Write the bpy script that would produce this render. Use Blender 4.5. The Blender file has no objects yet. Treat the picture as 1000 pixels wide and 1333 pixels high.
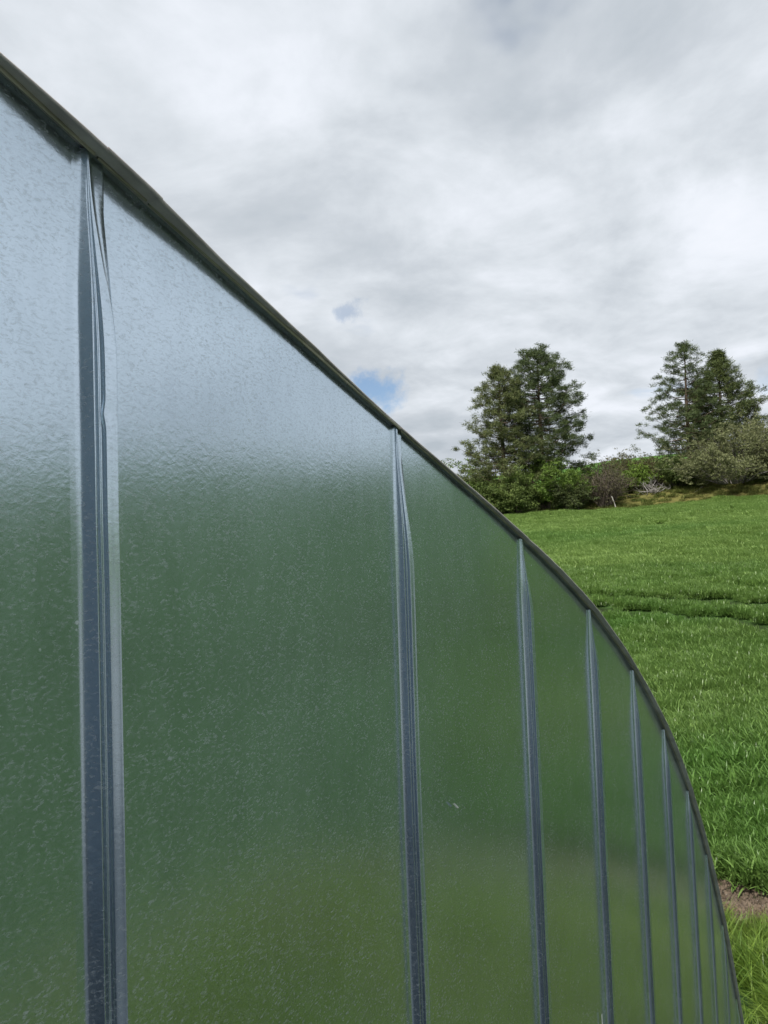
import bpy, math, random
import numpy as np
from mathutils import Vector, noise

random.seed(7)
rng = np.random.default_rng(11)
S = bpy.context.scene
COL = S.collection
R = math.radians

# ------------------------------------------------------------------ camera, sky, sun, exposure
EYE = Vector((0.0, -0.2892, 4.6))
F_PX, YAW, PITCH, ROLL = 950.0, 0.51767, 0.04458, -0.03533
fw = Vector((math.cos(YAW) * math.cos(PITCH), math.sin(YAW) * math.cos(PITCH), math.sin(PITCH)))
r0 = fw.cross(Vector((0, 0, 1))).normalized()
u0 = r0.cross(fw)
right = r0 * math.cos(ROLL) + u0 * math.sin(ROLL)
up = u0 * math.cos(ROLL) - r0 * math.sin(ROLL)
cam_d = bpy.data.cameras.new('camera')
cam = bpy.data.objects.new('camera', cam_d)
COL.objects.link(cam)
from mathutils import Matrix
m = Matrix((right, up, -fw)).transposed().to_4x4()
m.translation = EYE
cam.matrix_world = m
cam_d.sensor_fit = 'VERTICAL'
cam_d.sensor_height = 36
cam_d.sensor_width = 27
cam_d.lens = 36 * F_PX / 1333.0
cam_d.clip_start = 0.02
cam_d.clip_end = 6000
S.camera = cam
S.render.resolution_x, S.render.resolution_y = 768, 1024

SUN_EL, SUN_AZ = R(50), R(176)          # world azimuth of the sun, from +x
SUN_DIR = Vector((math.cos(SUN_EL) * math.cos(SUN_AZ), math.cos(SUN_EL) * math.sin(SUN_AZ), math.sin(SUN_EL)))
sun_d = bpy.data.lights.new('sun', 'SUN')
sun_d.energy = 5.0
sun_d.angle = R(6)
sun_d.color = (1.0, 0.95, 0.87)
sun = bpy.data.objects.new('sun', sun_d)
sun.rotation_euler = SUN_DIR.to_track_quat('Z', 'Y').to_euler()
COL.objects.link(sun)


def sock(node, *names):
    for n in names:
        for s in node.inputs:
            if s.name == n:
                return s


class NT:
    """small node-tree writer"""
    def __init__(self, tree):
        self.t = tree

    def n(self, kind, **kw):
        nd = self.t.nodes.new(kind)
        ins = kw.pop('ins', {})
        for k, v in kw.items():
            setattr(nd, k, v)
        for k, v in ins.items():
            s = nd.inputs[k]
            if isinstance(v, bpy.types.NodeSocket):
                self.t.links.new(v, s)
            else:
                s.default_value = v
        return nd

    def math(self, op, a, b=0.0, c=None, clamp=False):
        ins = {0: a, 1: b}
        if c is not None:
            ins[2] = c
        return self.n('ShaderNodeMath', operation=op, use_clamp=clamp, ins=ins).outputs[0]

    def mix(self, f, a, b):
        nd = self.n('ShaderNodeMix', data_type='RGBA')
        for i, v in ((0, f), (6, a), (7, b)):
            if isinstance(v, bpy.types.NodeSocket):
                self.t.links.new(v, nd.inputs[i])
            else:
                nd.inputs[i].default_value = v
        return nd.outputs[2]

    def noise(self, vec, scale, detail=4, rough=0.5, dist=0.0):
        nd = self.n('ShaderNodeTexNoise', ins={'Scale': scale, 'Detail': detail, 'Roughness': rough, 'Distortion': dist})
        if vec is not None:
            self.t.links.new(vec, nd.inputs['Vector'])
        return nd.outputs['Fac']

    def ramp(self, f, stops):
        nd = self.n('ShaderNodeValToRGB', ins={0: f})
        el = nd.color_ramp.elements
        while len(el) < len(stops):
            el.new(0.5)
        for e, (p, c) in zip(el, stops):
            e.position = p
            e.color = c if len(c) == 4 else (*c, 1)
        return nd.outputs[0]

    def maprange(self, v, a, b, c=0.0, d=1.0, smooth=True):
        nd = self.n('ShaderNodeMapRange', interpolation_type='SMOOTHSTEP' if smooth else 'LINEAR',
                    ins={0: v, 1: a, 2: b, 3: c, 4: d})
        return nd.outputs[0]

    def mapping(self, vec, scale=(1, 1, 1), rot=(0, 0, 0), loc=(0, 0, 0)):
        return self.n('ShaderNodeMapping', ins={0: vec, 1: loc, 2: rot, 3: scale}).outputs[0]


world = bpy.data.worlds.new('World')
S.world = world
world.use_nodes = True
W = NT(world.node_tree)
W.t.nodes.clear()
wout = W.n('ShaderNodeOutputWorld')
wbg = W.n('ShaderNodeBackground', ins={1: 0.1})
W.t.links.new(wbg.outputs[0], wout.inputs[0])
sky = W.n('ShaderNodeTexSky', sky_type='NISHITA', sun_disc=False, sun_elevation=SUN_EL,
          sun_rotation=math.atan2(SUN_DIR.x, SUN_DIR.y), altitude=700)
gen = W.n('ShaderNodeTexCoord').outputs['Generated']
sep = W.n('ShaderNodeSeparateXYZ', ins={0: gen})
zc = W.math('MAXIMUM', sep.outputs[2], 0.0)
zc = W.math('ADD', zc, 0.16)
px_ = W.math('DIVIDE', sep.outputs[0], zc)
py_ = W.math('DIVIDE', sep.outputs[1], zc)
cp = W.n('ShaderNodeCombineXYZ', ins={0: px_, 1: py_, 2: 3.7}).outputs[0]
n1 = W.noise(W.mapping(cp, (1, 1, 1), (0, 0, 0.5)), 0.95, 8, 0.56, 0.35)
n2 = W.noise(W.mapping(cp, (1.0, 1.0, 1), (0, 0, -0.3), (4.1, 7.7, 2)), 2.5, 7, 0.56, 0.3)
den = W.math('ADD', W.math('MULTIPLY', n1, 0.55), W.math('MULTIPLY', n2, 0.45))
cl = W.ramp(den, [(0.33, (6.9, 7.1, 7.6)), (0.42, (6.3, 6.6, 7.1)), (0.49, (5.3, 5.65, 6.05)), (0.55, (4.45, 4.8, 5.2)), (0.64, (3.55, 3.95, 4.35))])
cl = W.n('ShaderNodeVectorMath', operation='SCALE', ins={0: cl, 'Scale': 1.15}).outputs[0]
# gaps of blue sky: thin spots of the deck, plus the two that show over the roof edge
def rayd(px, py):
    return (fw * F_PX + right * (px - 500) - up * (py - 666.5)).normalized()
hole = None
hn = W.math('MULTIPLY', W.math('SUBTRACT', n2, 0.5), 0.05)
hn = W.math('ADD', hn, W.math('MULTIPLY', W.math('SUBTRACT', W.noise(gen, 26, 5, 0.65), 0.5), 0.085))
for (hx, hy, rad, st) in ((484, 504, 0.054, 1.0), (455, 404, 0.024, 0.45), (1012, 488, 0.03, 0.3)):
    d = rayd(hx, hy)
    vd = W.n('ShaderNodeVectorMath', operation='SUBTRACT', ins={0: gen, 1: tuple(d)}).outputs[0]
    vl = W.n('ShaderNodeVectorMath', operation='LENGTH', ins={0: W.mapping(vd, (1, 1, 1.5))}).outputs['Value']
    h = W.math('MULTIPLY', W.maprange(W.math('ADD', vl, hn), rad, rad * (0.35 if st == 1.0 else 0.1)), st)
    hole = h if hole is None else W.math('MAXIMUM', hole, h)
thin = W.math('MULTIPLY', W.maprange(W.noise(W.mapping(cp, loc=(9.3, 2.2, 0)), 1.1, 5, 0.55), 0.63, 0.72), 0.55)
hole = W.math('MAXIMUM', hole, thin)
blue = W.n('ShaderNodeVectorMath', operation='SCALE', ins={0: sky.outputs[0], 'Scale': 1.05}).outputs[0]
W.t.links.new(W.mix(hole, cl, blue), wbg.inputs[0])

S.view_settings.view_transform = 'Standard'
S.view_settings.look = 'None'
S.view_settings.exposure = 0.25
S.view_settings.gamma = 1.0
S.view_settings.use_curve_mapping = False
S.cycles.max_bounces = 8
S.cycles.transparent_max_bounces = 8
S.cycles.use_denoising = True


# ------------------------------------------------------------------ helpers
def tag(o, label=None, cat=None, group=None, kind=None):
    for k, v in (('label', label), ('category', cat), ('group', group), ('kind', kind)):
        if v:
            o[k] = v
    return o


def empty(name, loc, label, cat, group=None):
    o = bpy.data.objects.new(name, None)
    o.location = loc
    o.empty_display_size = 0.3
    COL.objects.link(o)
    return tag(o, label, cat, group)


def mesh_obj(name, verts, faces, mat, parent=None, smooth=True, loc=None, link=True):
    me = bpy.data.meshes.new(name)
    verts = np.asarray(verts, dtype=np.float64)
    if isinstance(faces, np.ndarray):
        nf, k = faces.shape
        me.vertices.add(len(verts))
        me.vertices.foreach_set('co', verts.ravel())
        me.loops.add(nf * k)
        me.loops.foreach_set('vertex_index', faces.ravel().astype(np.int32))
        me.polygons.add(nf)
        me.polygons.foreach_set('loop_start', np.arange(0, nf * k, k, dtype=np.int32))
        me.update(calc_edges=True)
    else:
        me.from_pydata([tuple(v) for v in verts], [], faces)
    if smooth:
        me.polygons.foreach_set('use_smooth', np.ones(len(me.polygons), dtype=bool))
    me.materials.append(mat)
    me.validate()
    o = bpy.data.objects.new(name, me)
    if link:
        COL.objects.link(o)
    if parent is not None:
        o.parent = parent
        if loc is None:
            o.matrix_parent_inverse = Matrix.Translation(parent.location).inverted()
    if loc is not None:
        o.location = loc
    return o


def grid_faces(nu, nv):
    i = np.arange(nu - 1)[:, None] * nv + np.arange(nv - 1)[None]
    return np.stack([i, i + nv, i + nv + 1, i + 1], -1).reshape(-1, 4)


def sstep(a, b, x):
    t = np.clip((np.asarray(x, float) - a) / (b - a), 0, 1)
    return t * t * (3 - 2 * t)


def softplus(x, k):
    return k * np.logaddexp(0, np.asarray(x, float) / k)


# ------------------------------------------------------------------ materials
def new_mat(name):
    mt = bpy.data.materials.new(name)
    mt.use_nodes = True
    t = NT(mt.node_tree)
    return mt, t, mt.node_tree.nodes['Principled BSDF']


def galvanised(name, base=(0.60, 0.70, 0.785), rough=0.18, bump=1.0, fleck=1.0):
    mt, t, b = new_mat(name)
    co = t.n('ShaderNodeNewGeometry').outputs['Position']
    big = t.noise(co, 6, 4, 0.6)
    mid = t.noise(t.mapping(co, (1, 1, 0.35)), 45, 4, 0.65)
    v = t.math('ADD', t.math('MULTIPLY', big, 0.5), t.math('MULTIPLY', mid, 0.5))
    lo = tuple(c * 0.93 for c in base) + (1,)
    hi = tuple(min(1, c * 1.06) for c in base) + (1,)
    c = t.mix(t.maprange(v, 0.35, 0.65), lo, hi)
    # specks and small pale scuffs of the zinc
    vor = t.n('ShaderNodeTexVoronoi', feature='F1', ins={'Vector': co, 'Scale': 130.0})
    dots = t.math('MULTIPLY', t.maprange(vor.outputs['Distance'], 0.16, 0.08), t.maprange(t.noise(co, 31, 2, 0.5), 0.66, 0.72))
    c = t.mix(t.math('MULTIPLY', dots, 0.5), c, (0.85, 0.86, 0.85, 1))
    t.t.links.new(c, b.inputs['Base Color'])
    b.inputs['Metallic'].default_value = 1.0
    r = t.maprange(v, 0.3, 0.7, rough * 0.9, rough * 1.12)
    r = t.math('ADD', r, t.math('MULTIPLY', dots, 0.3))
    t.t.links.new(r, b.inputs['Roughness'])
    # the faintly dimpled surface of dip galvanised sheet
    vec = t.mapping(co, (1.0, 1.0, 1.25), (0, R(-34), 0))
    warp = t.n('ShaderNodeTexNoise', ins={'Vector': vec, 'Scale': 90.0, 'Detail': 2.0})
    wv = t.n('ShaderNodeVectorMath', operation='SCALE', ins={0: warp.outputs['Color'], 'Scale': 0.007}).outputs[0]
    wv = t.n('ShaderNodeVectorMath', operation='ADD', ins={0: vec, 1: wv}).outputs[0]
    grain = t.noise(wv, 270, 2.5, 0.55)
    h = t.math('ADD', t.math('MULTIPLY', grain, 0.8), t.math('MULTIPLY', t.noise(wv, 110, 2, 0.5), 0.35))
    patch = t.maprange(t.noise(co, 9, 3, 0.5), 0.3, 0.7, 0.6, 1.2)
    bp = t.n('ShaderNodeBump', ins={'Strength': 1.0, 'Distance': 0.00008 * bump, 'Height': t.math('MULTIPLY', h, patch)})
    t.t.links.new(bp.outputs[0], b.inputs['Normal'])
    # zinc bloom: tiny pale comma shaped flecks of dull oxide and an even thin film, with painted grain
    fv = t.mapping(co, (1.0, 1.0, 1.9), (0, R(-48), 0), (0.3, 0, 0.1))
    fv = t.n('ShaderNodeVectorMath', operation='ADD', ins={0: fv, 1: t.n('ShaderNodeVectorMath', operation='SCALE', ins={
        0: t.n('ShaderNodeTexNoise', ins={'Vector': co, 'Scale': 120.0, 'Detail': 2.0}).outputs['Color'], 'Scale': 0.008}).outputs[0]}).outputs[0]
    v2 = t.n('ShaderNodeTexVoronoi', feature='F1', ins={'Vector': fv, 'Scale': 250.0, 'Randomness': 1.0})
    rnd = t.n('ShaderNodeSeparateXYZ', ins={0: v2.outputs['Color']}).outputs
    thr = t.math('ADD', 0.24, t.math('MULTIPLY', rnd[0], 0.22))
    fl = t.maprange(t.math('SUBTRACT', thr, v2.outputs['Distance']), 0.0, 0.16)
    fl = t.math('MULTIPLY', fl, t.maprange(rnd[1], 0.1, 0.95, 0.12, 1.0))
    fl = t.math('MULTIPLY', fl, t.maprange(t.noise(co, 14, 4, 0.6), 0.32, 0.66, 0.35, 1.0))
    gr = t.math('MULTIPLY', t.maprange(t.noise(fv, 370, 2.5, 0.6), 0.46, 0.74), t.maprange(t.noise(co, 19, 4, 0.6), 0.3, 0.7, 0.5, 1.0))  # fine grain: bump-like shading painted into the film
    cloudy = t.maprange(t.noise(t.mapping(co, (1, 1, 0.5)), 5, 4, 0.6), 0.3, 0.7, 0.04, 0.10)
    film = t.math('ADD', cloudy, t.math('ADD', t.math('MULTIPLY', fl, 0.26 * fleck), t.math('MULTIPLY', gr, 0.44 * fleck)), clamp=True)
    dull = t.n('ShaderNodeBsdfPrincipled', ins={'Base Color': (0.56, 0.61, 0.64, 1), 'Roughness': 0.6, 'Metallic': 0.3, 'Normal': bp.outputs[0]})
    ms = t.n('ShaderNodeMixShader', ins={0: film, 1: b.outputs[0], 2: dull.outputs[0]})
    t.t.links.new(ms.outputs[0], t.t.nodes['Material Output'].inputs[0])
    return mt


M_WALL = galvanised('galvanised_sheet')
M_RIB = galvanised('galvanised_rib', base=(0.60, 0.70, 0.785), rough=0.21, bump=0.9, fleck=0.9)
M_ROOF = galvanised('galvanised_roof', base=(0.5, 0.53, 0.54), rough=0.4, bump=0.6)


def trim_mat(name, a, b_, metallic, rough):
    mt, t, b = new_mat(name)
    co = t.n('ShaderNodeNewGeometry').outputs['Position']
    v = t.noise(co, 38, 6, 0.7)
    v2 = t.noise(co, 7, 4, 0.6)
    c = t.mix(t.maprange(t.math('ADD', t.math('MULTIPLY', v, 0.6), t.math('MULTIPLY', v2, 0.4)), 0.36, 0.64), (*a, 1), (*b_, 1))
    t.t.links.new(c, b.inputs['Base Color'])
    b.inputs['Metallic'].default_value = metallic
    t.t.links.new(t.maprange(v, 0.3, 0.7, rough - 0.1, rough + 0.15), b.inputs['Roughness'])
    bp = t.n('ShaderNodeBump', ins={'Strength': 0.5, 'Distance': 0.0006, 'Height': t.noise(co, 160, 4, 0.7)})
    t.t.links.new(bp.outputs[0], b.inputs['Normal'])
    return mt


M_TRIM = trim_mat('weathered_trim', (0.50, 0.44, 0.41), (0.74, 0.67, 0.63), 0.1, 0.6)
M_LIP = trim_mat('trim_lip', (0.30, 0.28, 0.21), (0.52, 0.48, 0.38), 0.5, 0.5)
M_DROP = trim_mat('dried_dropping', (0.7, 0.7, 0.66), (0.82, 0.82, 0.78), 0.0, 0.8)
M_RUST = trim_mat('rust_stain', (0.10, 0.07, 0.05), (0.2, 0.14, 0.1), 0.0, 0.8)


def leaf_mat(name, lo, hi, transl=0.35, rough=0.5, spec=0.3, scale=0.5, patch=None, isl=True):
    """foliage: tint varies leaf by leaf and softly from place to place"""
    mt, t, b = new_mat(name)
    geo = t.n('ShaderNodeNewGeometry')
    rnd = geo.outputs['Random Per Island'] if isl else t.n('ShaderNodeObjectInfo').outputs['Random']
    v = t.math('ADD', t.math('MULTIPLY', rnd, 0.55), t.math('MULTIPLY', t.noise(geo.outputs['Position'], scale, 3, 0.6), 0.45))
    c = t.mix(t.maprange(v, 0.15, 0.8), (*lo, 1), (*hi, 1))
    if patch:
        ps, pc = patch
        c = t.mix(t.maprange(t.noise(geo.outputs['Position'], ps, 4, 0.55), 0.42, 0.68), c, (*pc, 1))
    t.t.links.new(c, b.inputs['Base Color'])
    b.inputs['Roughness'].default_value = rough
    b.inputs['Specular IOR Level'].default_value = spec
    tr = t.n('ShaderNodeBsdfTranslucent', ins={0: c})
    ms = t.n('ShaderNodeMixShader', ins={0: transl, 1: b.outputs[0], 2: tr.outputs[0]})
    t.t.links.new(ms.outputs[0], t.t.nodes['Material Output'].inputs[0])
    return mt


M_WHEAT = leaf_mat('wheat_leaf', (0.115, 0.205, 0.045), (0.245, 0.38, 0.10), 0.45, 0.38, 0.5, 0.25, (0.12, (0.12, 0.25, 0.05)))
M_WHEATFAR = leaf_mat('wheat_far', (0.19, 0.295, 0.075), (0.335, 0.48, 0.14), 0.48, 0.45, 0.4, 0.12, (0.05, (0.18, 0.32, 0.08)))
M_GRASS = leaf_mat('meadow_grass_blade', (0.08, 0.165, 0.02), (0.23, 0.34, 0.055), 0.4, 0.42, 0.4, 1.2, (0.8, (0.19, 0.26, 0.05)))
M_VERGE = leaf_mat('verge_grass_blade', (0.10, 0.125, 0.03), (0.19, 0.19, 0.06), 0.3, 0.6, 0.2, 0.3, (0.15, (0.10, 0.14, 0.03)))
M_STRAW = leaf_mat('dead_straw', (0.16, 0.11, 0.06), (0.30, 0.22, 0.13), 0.15, 0.8, 0.1, 2.0)


def bark_mat(name, a, b_):
    mt, t, b = new_mat(name)
    co = t.n('ShaderNodeNewGeometry').outputs['Position']
    c = t.mix(t.maprange(t.noise(t.mapping(co, (1, 1, 0.3)), 9, 5, 0.7), 0.35, 0.65), (*a, 1), (*b_, 1))
    t.t.links.new(c, b.inputs['Base Color'])
    b.inputs['Roughness'].default_value = 0.9
    bp = t.n('ShaderNodeBump', ins={'Strength': 0.8, 'Distance': 0.03, 'Height': t.noise(t.mapping(co, (1, 1, 0.3)), 14, 5, 0.7)})
    t.t.links.new(bp.outputs[0], b.inputs['Normal'])
    return mt


M_BARK = bark_mat('pine_bark', (0.05, 0.035, 0.025), (0.13, 0.09, 0.065))
M_TWIG = bark_mat('brown_twig', (0.07, 0.055, 0.045), (0.16, 0.13, 0.105))
M_GREY = bark_mat('grey_dead_wood', (0.16, 0.145, 0.135), (0.34, 0.32, 0.31))
M_PALE = bark_mat('bleached_wood', (0.45, 0.42, 0.38), (0.62, 0.6, 0.56))

# ------------------------------------------------------------------ terrain
GX0, GX1, GY0, GY1, GRAD = -34.0, 10.4, -7.4, 34.0, 4.5    # mown / rough grass round the building; crop begins outside


def edge_sdf(x, y):
    """signed distance to the inner edge of the crop (positive inside the crop)"""
    x = np.asarray(x, float); y = np.asarray(y, float)
    cx, cy = (GX0 + GX1) / 2, (GY0 + GY1) / 2
    hx, hy = (GX1 - GX0) / 2 - GRAD, (GY1 - GY0) / 2 - GRAD
    qx, qy = np.abs(x - cx) - hx, np.abs(y - cy) - hy
    d = np.hypot(np.maximum(qx, 0), np.maximum(qy, 0)) + np.minimum(np.maximum(qx, qy), 0) - GRAD
    return d + 0.14 * np.sin(x * 1.9 + y * 0.7) + 0.12 * np.sin(y * 2.3 - x * 0.4 + 1.0) + 0.07 * np.sin(y * 5.1 + x * 3)


def ground(x, y):
    x = np.asarray(x, float); y = np.asarray(y, float)
    r = np.hypot(x, y)
    az = np.degrees(np.arctan2(y, x))
    A = 1 + 0.006 * (10 - np.clip(az, -38, 40))
    A = A * (1 - 0.62 * sstep(40, 105, -az)) * (1 - 0.5 * sstep(50, 130, az))
    g = 0.086 * softplus(r - 13, 2.5) + 0.047 * softplus(r - 124, 12) - 0.128 * softplus(r - 335, 30)
    g = g + 1.9 * sstep(112.4, 119.5, r) * sstep(-30, 0, az) * (1 - sstep(11.5, 16.5, az))
    und = 0.10 * np.sin(x * 0.21 + 1.3 * np.sin(y * 0.13)) + 0.09 * np.sin(y * 0.27 + x * 0.11) + 0.05 * np.sin(x * 0.55 - y * 0.4)
    und = und * sstep(13, 30, r) * (1 - sstep(150, 300, r) * 0.5)
    big = 1.2 * np.sin(az * 0.07 + 0.6) * sstep(125, 300, r)
    return g * A + und + big


FIELD_FAR = 112.0


def far_edge(az_deg):
    return FIELD_FAR + 1.6 * np.sin(az_deg * 0.35) + 0.5 * np.sin(az_deg * 1.7)


# wheel tracks and dips across the crop: lines through the field, in world metres
def on_ground(px, py, lift=0.25):
    d = rayd(px, py)
    a, b = 4.0, 400.0
    ts = np.geomspace(3, 500, 6000)
    X = EYE.x + d.x * ts; Y = EYE.y + d.y * ts; Z = EYE.z + d.z * ts
    below = np.nonzero(Z < ground(X, Y) + lift)[0]
    k = below[0] if len(below) else -1
    return (X[k], Y[k])


def line_from(pts):
    P = [on_ground(*p) for p in pts]
    P = sorted(P, key=lambda q: -q[1])
    a, b = np.array(P[0]), np.array(P[-1])
    d = (b - a)
    return [tuple(a - d * 1.2)] + P + [tuple(b + d * 2.5)]


TRACKS = [(line_from([(768, 773), (860, 777), (930, 780), (1000, 787)]), 0.95, 1.0),
          (line_from([(790, 791), (870, 797), (940, 803), (1000, 813)]), 0.75, 1.0),
          (line_from([(905, 1030), (955, 1036), (1000, 1034)]), 0.16, 0.75),
          (line_from([(840, 712), (920, 706), (1000, 702)]), 0.5, 0.35),
          (line_from([(700, 722), (800, 728), (900, 741), (1000, 735)]), 0.4, 0.25)]


def track_depth(x, y):
    """0..1: how bare the crop is at this place"""
    x = np.asarray(x, float); y = np.asarray(y, float)
    out = np.zeros_like(x)
    for pts, hw, st in TRACKS:
        dm = np.full_like(x, 1e9)
        for (ax, ay), (bx, by) in zip(pts[:-1], pts[1:]):
            L2 = (bx - ax) ** 2 + (by - ay) ** 2
            t = np.clip(((x - ax) * (bx - ax) + (y - ay) * (by - ay)) / L2, 0, 1)
            dm = np.minimum(dm, np.hypot(x - ax - t * (bx - ax), y - ay - t * (by - ay)))
        dm = dm + 0.12 * np.sin(x * 1.3 + y * 2.1)
        out = np.maximum(out, st * (1 - sstep(hw * 0.7, hw * 1.5, dm)))
    return out


NAZ = 720
rad = np.concatenate([np.linspace(0, 14, 90), np.geomspace(14.15, 130, 120)[0:], np.geomspace(131, 2600, 90)])
ang = np.linspace(-math.pi, math.pi, NAZ + 1)
RR, AA = np.meshgrid(rad, ang, indexing='ij')
X, Y = RR * np.cos(AA), RR * np.sin(AA)
Z = ground(X, Y)
sd = edge_sdf(X, Y)
azd = np.degrees(AA)
fe = far_edge(azd)
crop = sstep(0.0, 0.25, sd) * (1 - sstep(-0.6, 0.6, RR - fe))
soil = np.exp(-((sd + 0.45) / 0.65) ** 2)
verge = sstep(-0.6, 0.6, RR - fe) * (1 - sstep(140, 175, RR))
hillc = sstep(140, 175, RR)
cols = np.zeros(X.shape + (3,))
cols[:] = (0.042, 0.085, 0.03)                                   # rough grass near the building
def lay(mask, c):
    cols[:] = cols * (1 - mask[..., None]) + np.array(c) * mask[..., None]
lay(crop, (0.060, 0.125, 0.03))
added_pasture = (1 - sstep(-22, -13, azd + 1.5 * np.sin(RR * 0.7))) * sstep(-100, -80, azd) * sstep(0.0, 0.4, sd)
lay(added_pasture, (0.034, 0.068, 0.026))                                # darker pasture out of view, added to dim the wall's reflections
lay(np.clip(soil * (1.0 + 0.35 * np.sin(X * 6.1 + 2 * np.sin(Y * 4.3)) * np.sin(Y * 7.7)), 0, 1) * (1 - 0.6 * added_pasture) * (1 - 0.55 * sstep(-2, -6, azd) * 0 - 0.8 * (1 - sstep(-6, -1, azd))), (0.125, 0.092, 0.066))
lay(np.clip(track_depth(X, Y) * 1.0, 0, 1) * crop, (0.022, 0.034, 0.012))
lay(verge * (1 - added_pasture), (0.13, 0.125, 0.04))
lay(hillc * (1 - added_pasture), (0.065, 0.145, 0.027))
a360 = azd % 360 + 2 * np.sin(RR * 0.9)
added_gravel = sstep(254, 259, a360) * (1 - sstep(282, 289, a360)) * sstep(0.5, 1.0, RR) * (1 - sstep(46, 50, RR + np.sin(azd * 0.3)))
lay(added_gravel, (0.21, 0.225, 0.24))                                 # unseen gravel, added as the grey mirrored in the ribs
added_asphalt = sstep(172, 178, a360) * (1 - sstep(254, 259, a360)) * sstep(0.5, 1.0, RR) * (1 - sstep(60, 66, RR + np.sin(azd * 0.3)))
lay(added_asphalt * (Y < -0.3), (0.070, 0.085, 0.10))                  # unseen asphalt, added for the dark tone in rib reflections
mt, t, b = new_mat('ground_cover')
at = t.n('ShaderNodeAttribute', attribute_name='cover')
pos = t.n('ShaderNodeNewGeometry').outputs['Position']
nv = t.math('ADD', t.math('MULTIPLY', t.noise(pos, 2.2, 6, 0.7), 0.5), t.math('MULTIPLY', t.noise(pos, 0.05, 4, 0.5), 0.5))
br = t.maprange(nv, 0.3, 0.7, 0.72, 1.28)
gc = t.n('ShaderNodeVectorMath', operation='SCALE', ins={0: at.outputs['Color'], 'Scale': br}).outputs[0]
t.t.links.new(gc, b.inputs['Base Color'])
b.inputs['Roughness'].default_value = 0.95
b.inputs['Specular IOR Level'].default_value = 0.1
bp = t.n('ShaderNodeBump', ins={'Strength': 0.8, 'Distance': 0.12, 'Height': t.noise(pos, 6, 6, 0.75)})
t.t.links.new(bp.outputs[0], b.inputs['Normal'])
gm = mesh_obj('ground', np.stack([X, Y, Z], -1).reshape(-1, 3), grid_faces(len(rad), NAZ + 1)[:, ::-1][:, ::-1], mt)
ca = gm.data.color_attributes.new('cover', 'FLOAT_COLOR', 'POINT')
buf = np.ones((X.size, 4), dtype=np.float32)
buf[:, :3] = cols.reshape(-1, 3)
ca.data.foreach_set('color', buf.ravel())
tag(gm, 'green rolling farmland rising from the building to the skyline', 'ground', kind='structure')

# ------------------------------------------------------------------ the building
SP = 0.30                                                       # rib spacing
ss = np.linspace(-10.0, 16.5, 2651)
sl = np.interp(ss, [-10, -8, -6, -4, -2, 0.0, 1.3, 2.0, 2.5, 3.26, 4.26, 5.26, 6.25, 7.24, 8.28, 9.4, 10.5, 12, 14, 16],
               [0, -5, -10, -14, -16.6, -18.0, -18.0, -17.3, -17.4, -20.2, -25.2, -31.0, -36.9, -42.3, -48.6, -53.6, -57.5, -64, -76, -87])
kern = np.hanning(81); kern /= kern.sum()
sl = np.convolve(np.pad(sl, 40, mode='edge'), kern, mode='valid')
zz = np.concatenate([[0], np.cumsum(np.tan(np.radians((sl[1:] + sl[:-1]) / 2)) * (ss[1] - ss[0]))])
k2 = np.searchsorted(ss, 1.773)
zz = zz - zz[k2] + 0.312
AX, AZ = ss * SP, EYE.z + zz * SP
XC = AX[0]                                                      # crown; the left half mirrors the right
def top_z(x):
    x = np.asarray(x, float)
    return np.interp(XC + np.abs(x - XC), AX, AZ)
X_FOOT = float(np.interp(0.0, -AZ, AX))                          # where the arch meets the ground
S0 = 0.7610
DEPTH = 9.0

bld = empty('arched_steel_building', (XC, 0, 0), 'galvanised ribbed steel end wall of an arched building with dark curved edge', 'building')

DROPW = {}
def wob(x, z):
    """slow oil-canning of the thin sheet, metres toward the viewer"""
    return (0.0011 * noise.noise(Vector((x * 3.1, 0.3, z * 1.7))) + 0.0005 * noise.noise(Vector((x * 9.0, 4.3, z * 5.0))))


RL, RR_ = -0.0105, 0.0118        # rib footprint left / right of its mark
i_lo = int(math.floor((2 * XC - X_FOOT) / SP - S0)) + 1
i_hi = int(math.floor(X_FOOT / SP - S0))
marks = [(i, (S0 + i) * SP) for i in range(i_lo, i_hi + 1)]
edges = [2 * XC - X_FOOT + 0.02] + [xm for _, xm in marks] + [X_FOOT - 0.02]
for k in range(len(edges) - 1):
    xa = edges[k] + (RR_ - 0.001 if k > 0 else 0)
    xb = edges[k + 1] + (-0.0004 if k < len(edges) - 2 else 0)
    near = -1.5 < xa < 4.5
    nu, nv_ = (15, 130) if near else (6, 24)
    us = np.linspace(0, 1, nu)
    vs = np.linspace(0, 1, nv_)
    V = []
    bow = 0.0009 * math.sin(k * 2.4) + 0.0004
    for u in us:
        x = xa + (xb - xa) * u
        zt = float(top_z(x)) + 0.004
        for v in vs:
            z = zt * v
            V.append((x, -(wob(x, z) + bow * max(0.0, math.sin(math.pi * u)) * (1 - v ** 6)), z))
    mesh_obj('wall_panel', V, grid_faces(nu, nv_), M_WALL, bld)


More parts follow.
